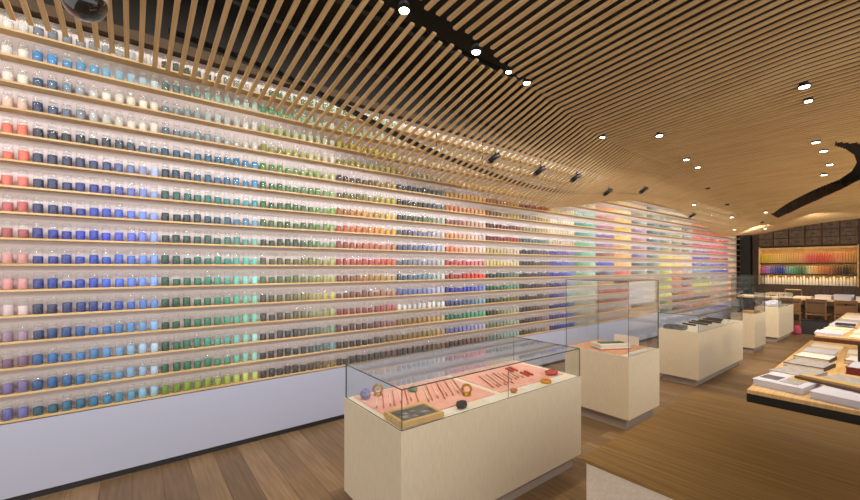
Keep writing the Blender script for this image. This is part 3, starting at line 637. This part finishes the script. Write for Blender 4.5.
# ------------------------------------------------------------------ far bench, chairs, crate
t = thing('work_bench', 'long pale work bench in front of the dark cabinet', 'bench', (1.75, 14.6, 0))
MB().bbox(-1.4,1.6,-.35,.35,.76,.80,.003).build('bench_top', M['table'], t)
for x in (-1.35, -.3, .75, 1.55):
    for yy in (-.3, .3): MB().box(x-.03,x+.03,yy-.03,yy+.03,0,.76).build('leg', M['darkwood'], t)
MB().box(-1.3,1.5,.28,.31,.2,.6).build('modesty_panel', M['darkwood'], t)
items = [(.55,.3,.2,.03,'paper','flat white tray at the left end of work bench'),(.9,.25,.2,.02,'lilac','lilac sheet stack second along the work bench'),(1.3,.2,.25,.04,'paper','white box lid third along the work bench'),(1.75,.34,.3,.05,'case_top','cream box in the middle of the work bench'),(2.15,.3,.3,.11,'paper','white box right of middle on the work bench'),(2.5,.3,.3,.14,'lilac','tall pale box near the right of the work bench'),(2.86,.3,.3,.1,'paper','white box at the right end of work bench'),(3.15,.2,.25,.06,'charcoal','black tray at the far right of work bench')]
for (x, w, d, h, mk, lb) in items:
    t = thing('supply_box', lb, 'box', (x, 14.5, .8005), R(rp.uniform(-8,8)), 'boxes on the work bench')
    MB().bbox(-w/2,w/2,-d/2,d/2,0,h*.7,.002).build('base', M[mk], t); MB().bbox(-w/2-.004,w/2+.004,-d/2-.004,d/2+.004,h*.7+.0005,h,.002).build('lid', M[mk], t)
def chair(label, x, y, rz, back=M['chairwood'], top=.84):
    t = thing('wooden_chair', label, 'chair', (x, y, 0), R(rz), 'wooden chairs at the work bench')
    MB().bbox(-.2,.2,-.2,.2,.43,.46,.008).build('seat', M['chairwood'], t)
    for sx in (-1,1):
        MB().box(sx*.18-.015,sx*.18+.015,-.195,-.165,0,.43).build('leg', M['chairwood'], t)
        MB().box(sx*.18-.015,sx*.18+.015,.165,.195,0,.43).build('leg', M['chairwood'], t)
        MB().box(sx*.18-.014,sx*.18+.014,.168,.194,.46,top).build('back_post', M['chairwood'], t)
    MB().box(-.166,.166,.17,.19,top-(.08 if top < .9 else .03),top-.005).build('back_rail', back, t)
    if top < .9: MB().box(-.166,.166,.175,.187,.5,.72).build('back_panel', back, t)
chair('pale chair whose open frame back rises above the work bench', 1.38, 15.3, 0, M['table'], 1.0)
chair('wooden chair pulled out in front of the work bench left', 1.62, 13.75, 185)
chair('brown backed chair in front of the middle of work bench', 2.12, 13.85, 172, M['brown'])
chair('wooden chair at the right in front of the work bench', 2.62, 13.8, 178)
t = thing('black_crate', 'black storage crate on the floor below the work bench', 'crate', (2.13, 13.26, 0))
c = MB(); c.box(-.22,.22,-.16,.16,0,.33); c.build('body', M['charcoal'], t); MB().bbox(-.23,.23,-.17,.17,.3305,.35,.004).build('lid', M['black'], t)
t = thing('cloth_bag', 'magenta cloth bag standing on the floor beside farthest case', 'bag', (1.86, 12.9, 0))
b = MB(); b.lathe([(.07,.0),(.09,.04),(.086,.13),(.06,.19),(.04,.22)], 14); b.build('body', M['magenta'], t)
MB().tube([(-.035,0,.21),(-.035,0,.27),(0,0,.29),(.035,0,.27),(.035,0,.21)], .007, 6).build('handle', M['magenta'], t)

# ------------------------------------------------------------------ dark cabinet on the back wall
CB = 16.25
t = thing('wall_cabinet', 'dark wooden wall cabinet with drawers above lit bottle shelves', 'cabinet', (0, CB, 0))
c = MB()
c.box(.26,.42,0,.45,0,3.25); c.box(2.62,4.6,0,.45,0,3.25); c.box(.42,2.62,.03,.45,2.29,3.25); c.box(.42,2.62,.0,.45,0,1.08)
c.build('carcass', M['darkwood'], t)
MB().box(.42,2.62,.40,.449,1.0802,2.2898).build('lit_back', M['cab_light'], t)
for sx in ((.42,.445),(2.595,2.62)): MB().box(sx[0]+.0005,sx[1]-.0005,-.012,.3995,1.0805,2.2895).build('side_lining', M['cab_light'], t)
for z in (2.255, 1.775, 1.44, 1.1):
    MB().box(.4455,2.5945,-.004,.399,z-.02,z).build('shelf', M['darkwood'] if z < 2 else M['cab_light'], t)
    if z > 1.2: MB().box(.4455,2.5945,-.004,.008,z-.045,z-.0205).build('shelf_lip', M['darkwood'] if z < 2 else M['cab_light'], t)
for z in (2.234, 1.754, 1.419):
    MB().box(.46,2.58,.02,.05,z-.012,z).build('light_strip', M['led'], t)
cw = 2.2/6
for r in range(3):
    for k in range(6):
        x0 = .42 + cw*k; z0 = 2.31 + .235*r
        d = MB(); d.bbox(x0+.012, x0+cw-.012, 0, .0, 0, 0) if False else d.box(x0+.014, x0+cw-.014, -.012, .0295, z0+.012, z0+.225)
        o = d.build('drawer', M['drawer'], t)
        MB().box(x0+cw/2-.05, x0+cw/2+.05, -.03, -.0125, z0+.11, z0+.13).build('handle', M['black'], o)
def far_bottle(x, z, h, r, c, label, grp, cap):
    b = MB(); b.lathe([(r*.96,0),(r,.004),(r,h*.72),(r*.6,h*.82),(r*.6,h)], 8)
    o = b.build('pigment_bottle', M['bottle'], None, (x, CB+.10, z+.0005)); o.color = (*lin(c), 1)
    tag(o, label, 'bottle', grp)
def ramp(stops, t):
    n = len(stops)-1; i = min(n-1, int(t*n)); q = t*n - i
    return tuple(stops[i][k] + (stops[i+1][k]-stops[i][k])*q for k in range(3))
top = [(218,196,60),(230,208,90),(232,206,130),(230,196,120),(226,180,110),(230,176,120),(226,100,104),(222,90,80),(220,100,84),(230,150,110),(216,156,96),(226,176,110)]
mid = [(196,90,160),(170,140,210),(70,90,200),(30,50,140),(130,190,190),(90,160,120),(50,110,80),(230,220,170),(226,170,110),(200,120,60),(150,96,60),(90,60,40),(40,34,30),(150,110,60)]
NB = 38
for row, (z, stops, h, nm) in enumerate(((1.775, top, .30, 'upper'), (1.44, mid, .25, 'middle'))):
    for k in range(NB):
        c = ramp(stops, k/(NB-1)); x = .49 + 2.06*k/(NB-1)
        far_bottle(x, z, h, .0255, c, 'small bottle, %s from left on the %s lit cabinet shelf' % (ORD[k+1], nm), 'bottles on the lit cabinet shelves', 0)
for k in range(30):
    x = .5 + 2.04*k/29
    far_bottle(x, 1.1, .22 + .03*((k*7) % 3), .031, (236,228,206), 'small white bottle, %s from left on the lowest lit cabinet shelf' % ORD[k+1], 'white bottles on the lowest lit cabinet shelf', 0)

# ------------------------------------------------------------------ world, camera, view
w = bpy.data.worlds.new('World'); scene.world = w; w.use_nodes = True
bg = w.node_tree.nodes['Background']; bg.inputs[0].default_value = (1, .945, .87, 1); bg.inputs[1].default_value = 1.1

XV1, XV2, YH = 932., 132., 267.
F = math.sqrt((XV1-430)*(430-XV2)); TH = math.atan2(XV1-430, F)
cam = bpy.data.cameras.new('Camera'); co = bpy.data.objects.new('Camera', cam); COL.objects.link(co)
co.location = (3.882, 0, 1.65); co.rotation_euler = (R(90), 0, TH)
cam.sensor_width = 36; cam.lens = F/860*36; cam.shift_y = (YH-250)/860
cam.clip_start = .05; cam.clip_end = 100
scene.camera = co
vs = scene.view_settings; vs.view_transform = 'Standard'; vs.look = 'None'; vs.gamma = 1; vs.exposure = .35; vs.use_curve_mapping = False
cy = scene.cycles
cy.max_bounces = 8; cy.diffuse_bounces = 4; cy.glossy_bounces = 3; cy.transparent_max_bounces = 40; cy.transmission_bounces = 4
cy.sample_clamp_indirect = 4; cy.use_denoising = True; cy.caustics_reflective = False; cy.caustics_refractive = False
